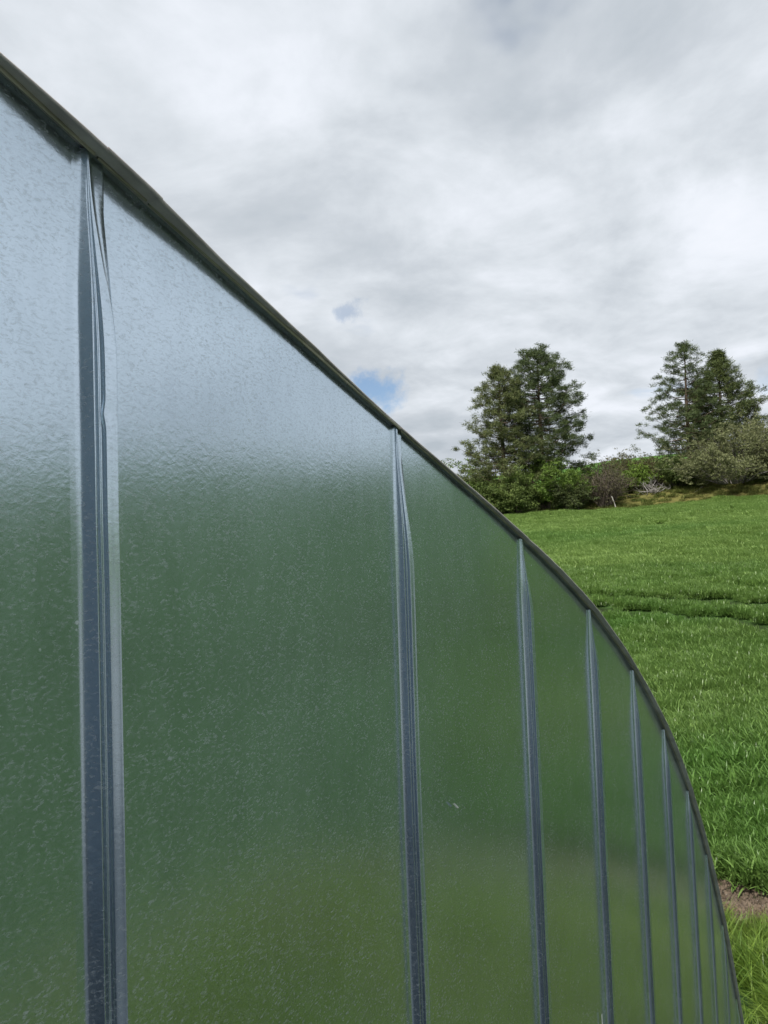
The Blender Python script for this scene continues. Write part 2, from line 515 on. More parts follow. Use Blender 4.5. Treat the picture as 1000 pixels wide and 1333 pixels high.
def rib_profile(k, seed):
    """cross sections (dx, out) for k = 0 (crushed flat at the eave) .. 1 (full rib)"""
    full = [(-0.0105, -0.00015), (-0.0088, -0.00002), (-0.0072, 0.00012), (-0.0057, 0.0003), (-0.0045, 0.0009), (-0.0032, 0.0020),
            (-0.0018, 0.0036), (-0.0005, 0.0053), (0.0001, 0.0060), (0.0003, 0.0053), (0.0005, 0.0054), (0.0007, 0.0068), (0.0011, 0.0073), (0.0015, 0.0070),
            (0.0019, 0.0062), (0.0031, 0.0064), (0.0034, 0.0077), (0.0037, 0.0084), (0.0040, 0.0086), (0.0060, 0.0092), (0.0080, 0.0099), (0.0086, 0.0103), (0.0093, 0.0103),
            (0.0099, 0.0098), (0.0101, 0.0085), (0.0100, 0.0040), (0.0108, 0.0005), (0.0118, -0.0003)]
    flat = [(-0.0060, -0.00015), (-0.0048, -0.00002), (-0.0036, 0.0001), (-0.0026, 0.0003), (-0.0018, 0.0006), (-0.0012, 0.0009),
            (-0.0008, 0.0013), (-0.0004, 0.0017), (-0.0001, 0.0021), (0.0001, 0.0024), (0.0002, 0.0025), (0.0003, 0.0026), (0.0004, 0.0027), (0.0005, 0.0028),
            (0.0006, 0.0029), (0.0007, 0.0029), (0.00075, 0.00295), (0.0008, 0.0030), (0.0010, 0.0031), (0.0012, 0.0032), (0.0014, 0.0031), (0.0016, 0.0022), (0.0020, 0.0013),
            (0.0050, 0.0011), (0.0098, 0.0010), (0.0104, 0.0013), (0.0112, 0.0012), (0.0118, -0.0003)]
    kl = float(sstep(0.0, 0.75, k))
    out = []
    for j, (p, q) in enumerate(zip(flat, full)):
        kk = kl if j < 9 else float(sstep(0.0, 1.0, k))
        out.append((p[0] + (q[0] - p[0]) * kk, p[1] + (q[1] - p[1]) * kk))
    return out


for i, xm in marks:
    near = -1.5 < xm < 4.5
    zt = float(top_z(xm)) + 0.002
    pinch = 0.105 + 0.02 * math.sin(i * 1.9)
    if near:
        ts = np.concatenate([np.linspace(0, 0.145, 44), np.linspace(0.15, 1.5, 90), np.linspace(1.55, zt, max(8, int((zt - 1.5) / 0.08)))])
    else:
        ts = np.concatenate([np.linspace(0, 0.14, 8), np.linspace(0.3, zt, 6)])
    V = []
    ding = [(0.12 + 0.9 * random.random(), random.uniform(-1, 1)) for _ in range(5)] if near else []
    if i == 0:
        ding.append((0.128, -1.2))
    for td in ts:
        z = zt - td
        prof = rib_profile(min(1.0, td / pinch), i)
        wx = 0.0005 * noise.noise(Vector((i * 3.7, z * 6.0, 0.5))) + 0.0002 * noise.noise(Vector((i * 1.7, z * 23.0, 2.5)))
        wh = 1 + 0.06 * noise.noise(Vector((i * 5.1, z * 7.0, 9.5)))
        dd = sum(a * 0.0007 * math.exp(-((td - p) / 0.004) ** 2) for p, a in ding)
        w0 = wob(xm, z)
        n_ = len(prof)
        for j, (dx, h) in enumerate(prof):
            e = max(0.0, math.sin(math.pi * j / (n_ - 1))) ** 0.5
            V.append((xm + dx + wx * e + (dd if 16 <= j <= 21 else 0), -(w0 + h * wh + (abs(dd) * -0.6 if 15 <= j <= 21 else 0)) - 0.0001, z))
    ro = mesh_obj('rib', V, grid_faces(len(ts), n_)[:, ::-1], M_RIB if near else M_WALL, bld)
    if near and i in (0, 1, 2):
        pass

# edge trim: short overlapping lengths of bent strip round the arch, lipped toward the wall
ws_s = np.array([-10, 0.2, 0.6, 0.74, 0.87, 1.06, 1.4, 1.74, 2.2, 2.67, 3.2, 3.69, 4.74, 5.75, 6.73, 7.73, 8.79, 9.89, 17])
ws_w = np.array([.040, .033, .032, .041, .043, .030, .022, .016, .022, .030, .040, .044, .037, .047, .049, .045, .045, .040, .045]) * SP
sN = np.gradient(AZ, AX)
arc = np.concatenate([[0], np.cumsum(np.hypot(np.diff(AX), np.diff(AZ)))])
arc_foot = float(np.interp(X_FOOT, AX, arc))


def arch_pt(a, mirror=False):
    x = np.interp(a, arc, AX); z = np.interp(a, arc, AZ); g = np.interp(a, arc, sN)
    nx, nz = -g, 1.0
    L = math.hypot(nx, nz)
    nx, nz = nx / L, nz / L
    return x, z, nx, nz


def sweep(a0, a1, section, step, mirror=False):
    """sweep section(a) -> [(n, out)] along the arch between arc lengths a0, a1"""
    n = max(3, int((a1 - a0) / step) + 1)
    V = []
    for a in np.linspace(a0, a1, n):
        x, z, nx, nz = arch_pt(a)
        sec = section(a, (a - a0) / (a1 - a0))
        for (q, h) in sec:
            X_ = x + nx * q
            V.append((2 * XC - X_ if mirror else X_, -h, z + nz * q))
    f = grid_faces(n, len(sec))
    return V, (f[:, ::-1] if not mirror else f)


def trim_section(a, f, seed):
    s = np.interp(a, arc, ss)
    w = float(np.interp(s, ws_s, ws_w))
    wn = 0.0013 * noise.noise(Vector((a * 7.0, seed, 0))) + 0.0004 * noise.noise(Vector((a * 31.0, seed, 3)))
    q0 = 0.0016 + 0.0005 * (seed % 2) + wn
    return [(q0 + 0.0002, 0.0042), (q0 + 0.0002, w * 0.55), (q0 + 0.0004 + wn * 0.3, w * 0.85), (q0 - 0.0002 + wn * 0.5, w - 0.0006), (q0 + 0.0003, w), (q0 + 0.0008, w + 0.0002),
            (q0 + 0.0014, w), (q0 + 0.0017, w - 0.0006), (q0 + 0.0021, -0.03)]


def lip_section(a, f, seed):
    wn = 0.0012 * noise.noise(Vector((a * 9.0, seed, 7))) + 0.0005 * noise.noise(Vector((a * 37.0, seed, 1)))
    q = 0.0003 + wn * 0.7 - 0.0005 * f
    o = 0.0034 + abs(wn) * 0.6 + 0.0009 * f
    return [(q + 0.0034, o - 0.0009), (q + 0.0016, o - 0.0008), (q + 0.0006, o - 0.0005), (q + 0.0002, o), (q + 0.0005, o + 0.0004), (q + 0.0012, o + 0.0006), (q + 0.0034, o + 0.0006)]


joints = [0.0]
a_mark = [float(np.interp(xm + 0.004, AX, arc)) for _, xm in marks if xm > XC + 0.02]
joints = [0.0] + [a for a in a_mark if a > 0.05] + [arc_foot]
extra = [float(np.interp(v * SP, ss * SP, arc)) for v in (0.88, 1.30)]
joints = sorted(joints + extra[:1])
for mirror in (False, True):
    for k in range(len(joints) - 1):
        a0, a1 = joints[k], joints[k + 1]
        x_here = np.interp(a0, arc, AX)
        step = 0.006 if (not mirror and -0.6 < x_here < 3.6) else 0.06
        V, Fc = sweep(a0, a1 + (0.002 if k < len(joints) - 2 else 0), lambda a, f: [(q + 0.0004 * (k % 2) * (1 - f) + 0.0002 * f, h + 0.0004 * (k % 2)) for q, h in trim_section(a, f, 0)], step, mirror)
        t_ = mesh_obj('edge_trim', V, Fc, M_TRIM, bld)
        V, Fc = sweep(a0 + 0.0015, a1 - 0.001, lambda a, f: lip_section(a, f, k), step, mirror)
        lo = mesh_obj('trim_lip', V, Fc, M_LIP, t_)
        lo.matrix_parent_inverse = Matrix.Identity(4)

# arched roof behind the wall: corrugated sheets running over the arch
def roof_rows():
    n = 260
    ys = np.linspace(0.02, DEPTH, 181)
    V = []
    full = np.linspace(-arc_foot, arc_foot, n)
    for a in full:
        x, z, nx, nz = arch_pt(abs(a))
        if a < 0:
            x, nx = 2 * XC - x, -nx
        for j, y in enumerate(ys):
            q = 0.004 + 0.012 * (0.5 + 0.5 * math.cos(j * math.pi / 2))
            V.append((x + nx * q, y, z + nz * q))
    return V, grid_faces(n, len(ys))
V, Fc = roof_rows()
mesh_obj('roof_shell', V, Fc, M_ROOF, bld)
n = 60
xs = np.linspace(2 * XC - X_FOOT + 0.01, X_FOOT - 0.01, n)
V = [(x, DEPTH - 0.01, 0.0) for x in xs] + [(x, DEPTH - 0.01, float(top_z(x))) for x in xs]
mesh_obj('rear_wall', V, [(k, k + 1, n + k + 1, n + k) for k in range(n - 1)], M_ROOF, bld, smooth=False)

# unseen slate blue shed, added to darken what the rib faces mirror
shed = empty('added_mirror_shed', (-11.0, -6.2, 0), 'added slate blue shed out of view, a dark reflection for the ribs', 'shed')
M_SLATE = trim_mat('slate_blue_sheet', (0.20, 0.265, 0.33), (0.235, 0.30, 0.37), 0.0, 0.55)
def box(name, c, h, rz, mat, parent):
    V = []
    for sx in (-1, 1):
        for sy in (-1, 1):
            for sz in (-1, 1):
                q = Matrix.Rotation(rz, 3, 'Z') @ Vector((sx * h[0], sy * h[1], sz * h[2]))
                V.append((c[0] + q.x, c[1] + q.y, c[2] + q.z))
    F4 = [(0, 1, 3, 2), (4, 6, 7, 5), (0, 4, 5, 1), (2, 3, 7, 6), (0, 2, 6, 4), (1, 5, 7, 3)]
    return mesh_obj(name, V, F4, mat, parent, smooth=False, loc=(0, 0, 0))
SRZ = R(28)
box('wall', (0, 0, 5.3), (3.0, 6.4, 5.3), SRZ, M_SLATE, shed)
def prism():
    V = []
    for sy in (-6.7, 6.7):
        for x_, z_ in ((-3.3, 10.6), (0, 11.8), (3.3, 10.6)):
            q = Matrix.Rotation(SRZ, 3, 'Z') @ Vector((x_, sy, z_))
            V.append(tuple(q))
    return V
mesh_obj('roof', prism(), [(0, 1, 2), (3, 5, 4), (0, 3, 4, 1), (1, 4, 5, 2), (0, 2, 5, 3)], M_SLATE, shed, smooth=False, loc=(0, 0, 0))
q = Matrix.Rotation(SRZ, 3, 'Z') @ Vector((3.03, 0.8, 2.2))
box('door', tuple(q), (0.04, 1.9, 2.2), SRZ, M_SLATE, shed)

# bird droppings dried on the sheet
def wall_at(px, py):
    d = rayd(px, py)
    k = -EYE.y / d.y
    return EYE + d * k
def splat(pts, wd):
    V, Fc = [], []
    P = [wall_at(*p) for p in pts]
    for p in P:
        y = -(wob(p.x, p.z) + 0.003)
        V += [(p.x - wd / 2, y, p.z), (p.x, y - 0.0008, p.z), (p.x + wd / 2, y, p.z)]
    for k in range(len(P) - 1):
        a = 3 * k
        Fc += [(a, a + 1, a + 4, a + 3), (a + 1, a + 2, a + 5, a + 4)]
    return mesh_obj('dropping', V, Fc, M_DROP, bld)
splat([(587, 1045), (590, 1048), (593, 1051)], 0.0032)
splat([(781, 1319), (781.5, 1326), (782, 1336), (782, 1345)], 0.004)

# ------------------------------------------------------------------ leaves of the crop and the grass (instanced clumps)
def blades(nb, foot, len_r, wid_r, h_r, lean, seg, az_bias=None, droop=1.0, seed=0, stray=0.3):
    g = np.random.default_rng(seed)
    V, Fc = [], []
    for _ in range(nb):
        rr = foot * math.sqrt(g.random()); th = g.random() * 6.283
        bx, by = rr * math.cos(th), rr * math.sin(th)
        az = g.random() * 6.283 if az_bias is None or g.random() < stray else az_bias + g.normal() * 0.5
        L = g.uniform(*len_r); w = g.uniform(*wid_r); z0 = g.uniform(*h_r)
        el = R(90) - abs(g.normal()) * lean - 0.12
        dr = droop * g.uniform(0.5, 1.3)
        p = np.array([bx, by, z0]); sx, sy = -math.sin(az), math.cos(az)
        base = len(V)
        tw = g.uniform(-0.6, 0.6)
        for k in range(seg + 1):
            f = k / seg
            ww = w * (0.75 + 0.5 * f) * (1 - f ** 2.2) if seg > 1 else w * (1 - f)
            ux, uy, uz = sx * math.cos(tw * f), sy * math.cos(tw * f), math.sin(tw * f)
            if k < seg:
                V.append(p - np.array([ux, uy, uz]) * ww / 2); V.append(p + np.array([ux, uy, uz]) * ww / 2)
            else:
                V.append(p.copy())
            e = el - dr * f * 1.7
            p = p + np.array([math.cos(az) * math.cos(e), math.sin(az) * math.cos(e), math.sin(e)]) * L / seg
        for k in range(seg):
            a = base + 2 * k
            if k < seg - 1:
                Fc += [(a, a + 1, a + 3), (a, a + 3, a + 2)]
            else:
                Fc += [(a, a + 1, a + 2)]
    return np.array(V), np.array(Fc, dtype=np.int32)


def clump_collection(name, variants):
    c = bpy.data.collections.new(name)
    for V, Fc, mt_ in variants:
        me_o = mesh_obj(name + '_leaf_clump', V, Fc, mt_, smooth=False, link=False)
        c.objects.link(me_o)
    return c


def scatter(name, P, rotz, scale, coll, idx, kind_label, cat, mat):
    me = bpy.data.meshes.new(name)
    me.vertices.add(len(P))
    me.vertices.foreach_set('co', np.asarray(P, dtype=np.float32).ravel())
    for an, dt, arr in (('rotz', 'FLOAT', rotz), ('scl', 'FLOAT', scale), ('pick', 'INT', idx)):
        a = me.attributes.new(an, dt, 'POINT')
        a.data.foreach_set('value', np.asarray(arr, dtype=np.int32 if dt == 'INT' else np.float32))
    me.materials.append(mat)
    o = bpy.data.objects.new(name, me)
    COL.objects.link(o)
    ng = bpy.data.node_groups.new(name + '_scatter', 'GeometryNodeTree')
    ng.interface.new_socket('Geometry', in_out='INPUT', socket_type='NodeSocketGeometry')
    ng.interface.new_socket('Geometry', in_out='OUTPUT', socket_type='NodeSocketGeometry')
    q = NT(ng)
    gi = q.n('NodeGroupInput'); go = q.n('NodeGroupOutput')
    ci = q.n('GeometryNodeCollectionInfo', ins={0: coll, 1: True, 2: True})
    def attr(nm, dt):
        return q.n('GeometryNodeInputNamedAttribute', data_type=dt, ins={0: nm}).outputs[0]
    rv = q.n('ShaderNodeCombineXYZ', ins={2: attr('rotz', 'FLOAT')}).outputs[0]
    ip = q.n('GeometryNodeInstanceOnPoints')
    ng.links.new(gi.outputs[0], ip.inputs['Points'])
    ng.links.new(ci.outputs[0], ip.inputs['Instance'])
    ip.inputs['Pick Instance'].default_value = True
    ng.links.new(attr('pick', 'INT'), ip.inputs['Instance Index'])
    rot = q.n('FunctionNodeEulerToRotation', ins={0: rv}).outputs[0]
    ng.links.new(rot, ip.inputs['Rotation'])
    ng.links.new(attr('scl', 'FLOAT'), ip.inputs['Scale'])
    ng.links.new(ip.outputs[0], go.inputs[0])
    md = o.modifiers.new('scatter', 'NODES')
    md.node_group = ng
    return tag(o, kind_label, cat, kind='stuff')


def sample(r0_, r1_, az0, az1, spacing):
    n_ = int((R(az1) - R(az0)) * (r1_ ** 2 - r0_ ** 2) / 2 / spacing ** 2)
    rr = np.sqrt(rng.uniform(r0_ ** 2, r1_ ** 2, n_)); aa = np.radians(rng.uniform(az0, az1, n_))
    return rr * np.cos(aa), rr * np.sin(aa)


WV = []
for k in range(6):
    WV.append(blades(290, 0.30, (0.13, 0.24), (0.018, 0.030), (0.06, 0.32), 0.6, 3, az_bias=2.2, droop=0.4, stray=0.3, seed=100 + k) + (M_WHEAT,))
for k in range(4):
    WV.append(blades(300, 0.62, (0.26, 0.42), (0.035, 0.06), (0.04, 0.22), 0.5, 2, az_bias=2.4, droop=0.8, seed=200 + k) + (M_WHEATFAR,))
wheat_coll = clump_collection('wheat', WV)
PX, PY, PK = [], [], []
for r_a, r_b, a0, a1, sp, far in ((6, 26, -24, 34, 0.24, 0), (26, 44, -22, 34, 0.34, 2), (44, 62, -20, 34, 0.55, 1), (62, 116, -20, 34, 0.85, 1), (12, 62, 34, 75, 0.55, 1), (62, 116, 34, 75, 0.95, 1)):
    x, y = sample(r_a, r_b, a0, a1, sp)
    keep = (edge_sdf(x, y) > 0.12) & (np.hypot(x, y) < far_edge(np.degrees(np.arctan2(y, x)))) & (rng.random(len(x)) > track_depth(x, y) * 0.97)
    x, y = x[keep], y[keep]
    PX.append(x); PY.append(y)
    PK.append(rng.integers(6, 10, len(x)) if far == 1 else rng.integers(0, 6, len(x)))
PX, PY, PK = map(np.concatenate, (PX, PY, PK))
rsz = rng.uniform(0.85, 1.15, len(PX)) * (1 + 0.16 * np.sin(PX * 0.9 + 1.1 * np.sin(PY * 0.8)) * np.sin(PY * 1.1 + 0.4)) * (1 - 0.35 * track_depth(PX, PY))
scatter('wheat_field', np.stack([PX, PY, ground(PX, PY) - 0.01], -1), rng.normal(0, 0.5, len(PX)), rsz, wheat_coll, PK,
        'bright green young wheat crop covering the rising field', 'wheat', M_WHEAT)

GV = []
for k in range(5):
    GV.append(blades(130, 0.24, (0.26, 0.50), (0.007, 0.013), (0.0, 0.08), 0.55, 4, az_bias=2.4, droop=0.55, seed=300 + k) + (M_GRASS,))
for k in range(2):
    GV.append(blades(60, 0.25, (0.15, 0.34), (0.005, 0.009), (0.0, 0.03), 1.0, 3, droop=0.6, seed=330 + k) + (M_STRAW,))
grass_coll = clump_collection('meadow_grass', GV)
x, y = sample(3.5, 13, -75, 30, 0.17)
sdv = edge_sdf(x, y)
keep = (sdv < -0.15) & ~((y > -0.1) & (x < X_FOOT + 0.25)) & ((sdv < -0.95) | (rng.random(len(x)) < 0.5))
x, y, sdv = x[keep], y[keep], sdv[keep]
pick = np.where(rng.random(len(x)) < np.where(sdv > -1.0, 0.9, 0.07), rng.integers(5, 7, len(x)), rng.integers(0, 5, len(x)))
scl = rng.uniform(0.65, 1.15, len(x)) * np.where(sdv > -1.0, 0.4, np.where(sdv > -1.9, 0.6, 1.0))
scatter('meadow_grass', np.stack([x, y, ground(x, y) - 0.01], -1), rng.normal(0, 0.6, len(x)), scl, grass_coll, pick,
        'long yellow green grass between the building and the wheat', 'grass', M_GRASS)

def clod(seed):
    g = np.random.default_rng(seed)
    V, F_ = [], []
    for _ in range(26):
        c = np.array([g.normal() * 0.16, g.normal() * 0.16, 0.0]); r_ = g.uniform(0.008, 0.032)
        b0 = len(V)
        for d in ((1, 0, 0), (-1, 0, 0), (0, 1, 0), (0, -1, 0), (0, 0, 0.9), (0, 0, -0.5)):
            V.append(c + np.array(d) * r_ * g.uniform(0.6, 1.3))
        F_ += [(b0 + a, b0 + b_, b0 + c_) for a, b_, c_ in ((0, 2, 4), (2, 1, 4), (1, 3, 4), (3, 0, 4), (2, 0, 5), (1, 2, 5), (3, 1, 5), (0, 3, 5))]
    return np.array(V), np.array(F_, dtype=np.int32)
M_CLOD = bark_mat('soil_clod', (0.065, 0.046, 0.032), (0.14, 0.105, 0.075))
clod_coll = clump_collection('soil_clods', [clod(500 + k) + (M_CLOD,) for k in range(4)])
x, y = sample(6, 13, -5, 25, 0.13)
sdv = edge_sdf(x, y)
keep = (sdv > -1.15) & (sdv < 0.3) & ~((y > -0.1) & (x < X_FOOT + 0.25))
x, y = x[keep], y[keep]
scatter('soil_clods', np.stack([x, y, ground(x, y)], -1), rng.uniform(0, 6.28, len(x)), rng.uniform(0.6, 1.3, len(x)), clod_coll,
        rng.integers(0, 4, len(x)), 'brown clods on the bare soil strip along the wheat', 'soil', M_CLOD)

VV = [blades(160, 0.7, (0.3, 0.7), (0.03, 0.06), (0.0, 0.1), 0.5, 2, droop=0.6, seed=400 + k) + (M_VERGE,) for k in range(3)]
verge_coll = clump_collection('verge_grass', VV)
x, y = sample(109, 150, -14, 75, 0.95)
rr = np.hypot(x, y)
keep = (rr > far_edge(np.degrees(np.arctan2(y, x))) - 0.2)
x, y = x[keep], y[keep]
scatter('verge_grass', np.stack([x, y, ground(x, y) - 0.02], -1), rng.uniform(0, 6.28, len(x)), rng.uniform(0.5, 1.2, len(x)), verge_coll,
        rng.integers(0, 3, len(x)), 'olive rough grass along the far edge of the wheat', 'grass', M_VERGE)


# ------------------------------------------------------------------ trees and bushes
def tube(V, Fc, pts, r_a, r_b, sides=6):
    base = len(V)
    n_ = len(pts)
    for k, p in enumerate(pts):
        a = pts[max(0, k - 1)]; c = pts[min(n_ - 1, k + 1)]
        d = Vector(c) - Vector(a)
        d.normalize()
        s = d.cross(Vector((0.3, 0.9, 0.31))).normalized(); u = d.cross(s)
        r_ = r_a + (r_b - r_a) * k / (n_ - 1)
        for j in range(sides):
            th = 6.2832 * j / sides
            q = Vector(p) + (s * math.cos(th) + u * math.sin(th)) * r_
            V.append((q.x, q.y, q.z))
    for k in range(n_ - 1):
        for j in range(sides):
            a = base + k * sides + j; b_ = base + k * sides + (j + 1) % sides
            Fc.append((a, b_, b_ + sides, a + sides))


def leaf_tris(C, size, upb, g, out=None, slim=0.28, nper=24, spread=0.5):
    """nper thin triangles round each centre; C (n,3)"""
    n_ = len(C)
    Dv = g.normal(size=(n_, nper, 3))
    Dv[..., 2] = Dv[..., 2] * 0.8 + upb
    if out is not None:
        Dv = Dv + out[:, None, :] * 0.7
    Dv /= np.linalg.norm(Dv, axis=-1, keepdims=True)
    L = size * g.uniform(0.6, 1.25, (n_, nper, 1))
    P0 = C[:, None, :] + g.normal(size=(n_, nper, 3)) * size * spread * np.array([1, 1, 0.6])
    side = np.cross(Dv, g.normal(size=(n_, nper, 3)))
    side /= np.linalg.norm(side, axis=-1, keepdims=True)
    A = P0 - side * L * slim; B = P0 + side * L * slim; T = P0 + Dv * L
    V = np.stack([A, B, T], 2).reshape(-1, 3)
    return V, np.arange(len(V), dtype=np.int32).reshape(-1, 3)


def place(px, dist):
    """ground point in the direction of a picture column, at a distance in metres"""
    d = rayd(px, 650)
    a = math.atan2(d.y, d.x)
    x, y = dist * math.cos(a), dist * math.sin(a) + EYE.y
    return x, y, float(ground(x, y))


def height_at(px, py, x, y):
    d = rayd(px, py)
    return EYE.z + d.z / math.hypot(d.x, d.y) * math.hypot(x - EYE.x, y - EYE.y)


pine_hi = {}
def pine(px, py_top, dist, crown, seed, label, lo, hi, lean=0.0, density=1.0, crown_base=0.12, tsize=0.44, group='tall pines along the far edge of the field'):
    """crown: list of (height fraction, radius in metres)"""
    g = np.random.default_rng(seed)
    x, y, z = place(px, dist)
    H = height_at(px, py_top, x, y) - z
    root = empty('pine_tree', (x, y, z - 0.1), label, 'tree', group)
    mt_ = leaf_mat('pine_needles', lo, hi, 0.15, 0.6, 0.2, 0.35)
    V, Fc = [], []
    vr = Vector((-fw.y, fw.x, 0)).normalized() * -1     # screen-right on the ground
    tp = []
    for k in range(13):
        f = k / 12
        off = vr * (lean * H * (f - f * f * 0.4)) + Vector((0.15 * math.sin(f * 7 + seed), 0.15 * math.cos(f * 5 + seed), 0))
        tp.append(Vector((0, 0, f * H * 0.985)) + off)
    tube(V, Fc, tp, 0.02 * H + 0.03, 0.03, 9)
    def axis(f):
        f = min(max(f, 0), 1) * 12
        k = min(int(f), 11)
        return tp[k].lerp(tp[k + 1], f - k)
    mesh_obj('trunk', V, Fc, M_BARK, root, loc=(0, 0, 0))
    LV, LF = [], []
    C, O = [], []
    nb = int(120 * density)
    hs = np.array([c[0] for c in crown]); rs = np.array([c[1] for c in crown])
    for b_ in range(nb):
        f = crown_base + (1 - crown_base) * (b_ + g.random()) / nb
        f = 1 - (1 - f) ** 1.05
        rad_ = float(np.interp(f, hs, rs)) * g.choice([g.uniform(0.82, 1.08), g.uniform(0.45, 0.85)], p=[0.62, 0.38])
        th = b_ * 2.399 + g.normal() * 0.35
        p0 = axis(f * 0.97)
        d = Vector((math.cos(th), math.sin(th), 0))
        rise = (0.05 + 0.55 * f) * rad_ * g.uniform(0.5, 1.2)
        sag = -0.12 * rad_ * (1 - f)
        pts = []
        for k in range(5):
            q = k / 4
            pts.append(p0 + d * rad_ * q + Vector((0, 0, rise * q * q + sag * math.sin(math.pi * q))) + Vector(g.normal(size=3) * 0.06 * rad_ * q))
        tube(LV, LF, pts, 0.035 + 0.012 * rad_, 0.012, 4)
        nt = max(2, int(rad_ * 1.15))
        for k in range(nt):
            q = 1.04 - 0.66 * ((k + g.random()) / nt) ** 1.3
            kk = min(int(min(q, 0.999) * 4), 3)
            pc = pts[kk].lerp(pts[kk + 1], min(q, 1.05) * 4 - kk)
            side = Vector((-d.y, d.x, 0)) * g.normal() * 0.30 * rad_ * min(1, 1.25 - q * 0.5)
            cc = pc + side + Vector((0, 0, g.uniform(-0.1, 0.45)))
            if g.random() < 0.5:
                tube(LV, LF, [pc, pc.lerp(cc, 0.6) + Vector((0, 0, -0.05)), cc], 0.022, 0.009, 3)
            C.append(cc); O.append(d)
            for _ in range(2 if g.random() < 0.75 else 0):
                C.append(cc + Vector(g.normal(size=3) * np.array([0.38, 0.38, 0.24]))); O.append(d)
    for k in range(7):
        C.append(axis(0.93 + 0.01 * k) + Vector(g.normal(size=3) * 0.25)); O.append(Vector((0, 0, 1)))
    mesh_obj('limbs', LV, LF, M_BARK, root, loc=(0, 0, 0))
    C = np.array([tuple(c) for c in C]); O = np.array([tuple(c) for c in O])
    Vn, Fn = leaf_tris(C, tsize, 0.5, g, O, slim=0.085, nper=46, spread=0.6)
    mesh_obj('crown', Vn, Fn, mt_, root, smooth=False, loc=(0, 0, 0))
    return root


pine(708, 449, 119, [(0.0, 6.5), (0.12, 7.4), (0.3, 8.0), (0.45, 7.4), (0.6, 6.6), (0.75, 5.6), (0.88, 3.9), (0.95, 2.6), (1, 0.7)], 21,
     'tallest pine of the left pair, dense dark green with a rounded top', (0.042, 0.066, 0.028), (0.105, 0.135, 0.052), density=1.35, crown_base=0.22)
pine(662, 473, 114, [(0.0, 5.4), (0.15, 6.4), (0.3, 6.7), (0.5, 5.5), (0.7, 4.4), (0.85, 2.9), (0.95, 1.8), (1, 0.5)], 22,
     'shorter lighter olive pine leaning in front of the tallest one', (0.065, 0.086, 0.034), (0.15, 0.17, 0.065), lean=-0.05, density=0.98, crown_base=0.2)
pine(903, 441, 124, [(0.0, 6.5), (0.15, 7.0), (0.3, 7.6), (0.5, 5.8), (0.7, 4.5), (0.85, 2.9), (0.95, 2.0), (1, 0.7)], 23,
     'sparse open pine with sky showing through, left of the right pair', (0.042, 0.066, 0.028), (0.105, 0.135, 0.05), lean=-0.02, density=0.72, crown_base=0.2, tsize=0.40)
pine(945, 452, 128, [(0.0, 7.0), (0.2, 7.6), (0.4, 7.2), (0.55, 6.2), (0.7, 4.1), (0.85, 2.2), (0.95, 0.9), (1, 0.3)], 24,
     'pointed dense pine behind the big grey olive bush', (0.044, 0.068, 0.026), (0.12, 0.145, 0.048), lean=-0.01, density=1.35, crown_base=0.25)


def bush(name, px, py_top, dist, width, seed, label, cat, lo=None, hi=None, leaves=1500, lsize=0.30, twig=M_TWIG, stems=26, twigs=4, group=None, squash=1.0, top_flat=0.5, transl=0.3, low=0.1):
    g = np.random.default_rng(seed)
    x, y, z = place(px, dist)
    H = max(0.8, height_at(px, py_top, x, y) - z)
    root = empty(name, (x, y, z - 0.05), label, cat, group)
    V, Fc = [], []
    tips = []
    Wd = width / 2
    for s_ in range(stems):
        th = g.random() * 6.283
        rr = Wd * math.sqrt(g.random())
        f = rr / Wd
        hh = H * (1 - top_flat * f ** 2.2) * g.uniform(0.55, 1.0)
        b0 = Vector((math.cos(th) * rr * 0.25, math.sin(th) * rr * 0.25, 0))
        e = Vector((math.cos(th) * rr, math.sin(th) * rr * squash, hh))
        pts = [b0.lerp(e, q) + Vector((0, 0, 0.22 * hh * math.sin(q * 2.6))) * (1 if q > 0 else 0) * 0.6 + Vector(g.normal(size=3)) * 0.05 * H * q for q in (0, 0.3, 0.6, 0.85, 1.0)]
        tube(V, Fc, pts, 0.03 + 0.012 * H, 0.012, 4)
        for w_ in range(twigs):
            q = g.uniform(0.2, 0.95) * 4
            k = min(int(q), 3)
            a = pts[k].lerp(pts[k + 1], q - k)
            dv = Vector((math.cos(th) * 0.6 + g.normal() * 0.6, math.sin(th) * 0.6 + g.normal() * 0.6, 0.35 + g.normal() * 0.45))
            L = 0.28 * H * g.uniform(0.5, 1.2)
            mid = a + dv * L * 0.5 + Vector(g.normal(size=3)) * 0.08
            tip = a + dv * L + Vector((0, 0, -0.05 * L))
            tube(V, Fc, [a, mid, tip], 0.018, 0.007, 3)
            tips += [mid, tip]
        tips += pts[2:]
    mesh_obj('stems', V, Fc, twig, root, loc=(0, 0, 0))
    if leaves:
        mt_ = leaf_mat('bush_leaves', lo, hi, transl, 0.55, 0.25, 0.6)
        T = np.array([tuple(p) for p in tips])
        idx = g.integers(0, len(T), leaves)
        C = T[idx] + g.normal(size=(leaves, 3)) * np.array([0.3, 0.3, 0.22]) * (0.35 + 0.12 * H)
        C[:, 2] = np.maximum(C[:, 2], low)
        Vn, Fn = leaf_tris(C, lsize, 0.25, g, None, slim=0.3, nper=9, spread=0.6)
        mesh_obj('leaves', Vn, Fn, mt_, root, smooth=False, loc=(0, 0, 0))
    return root


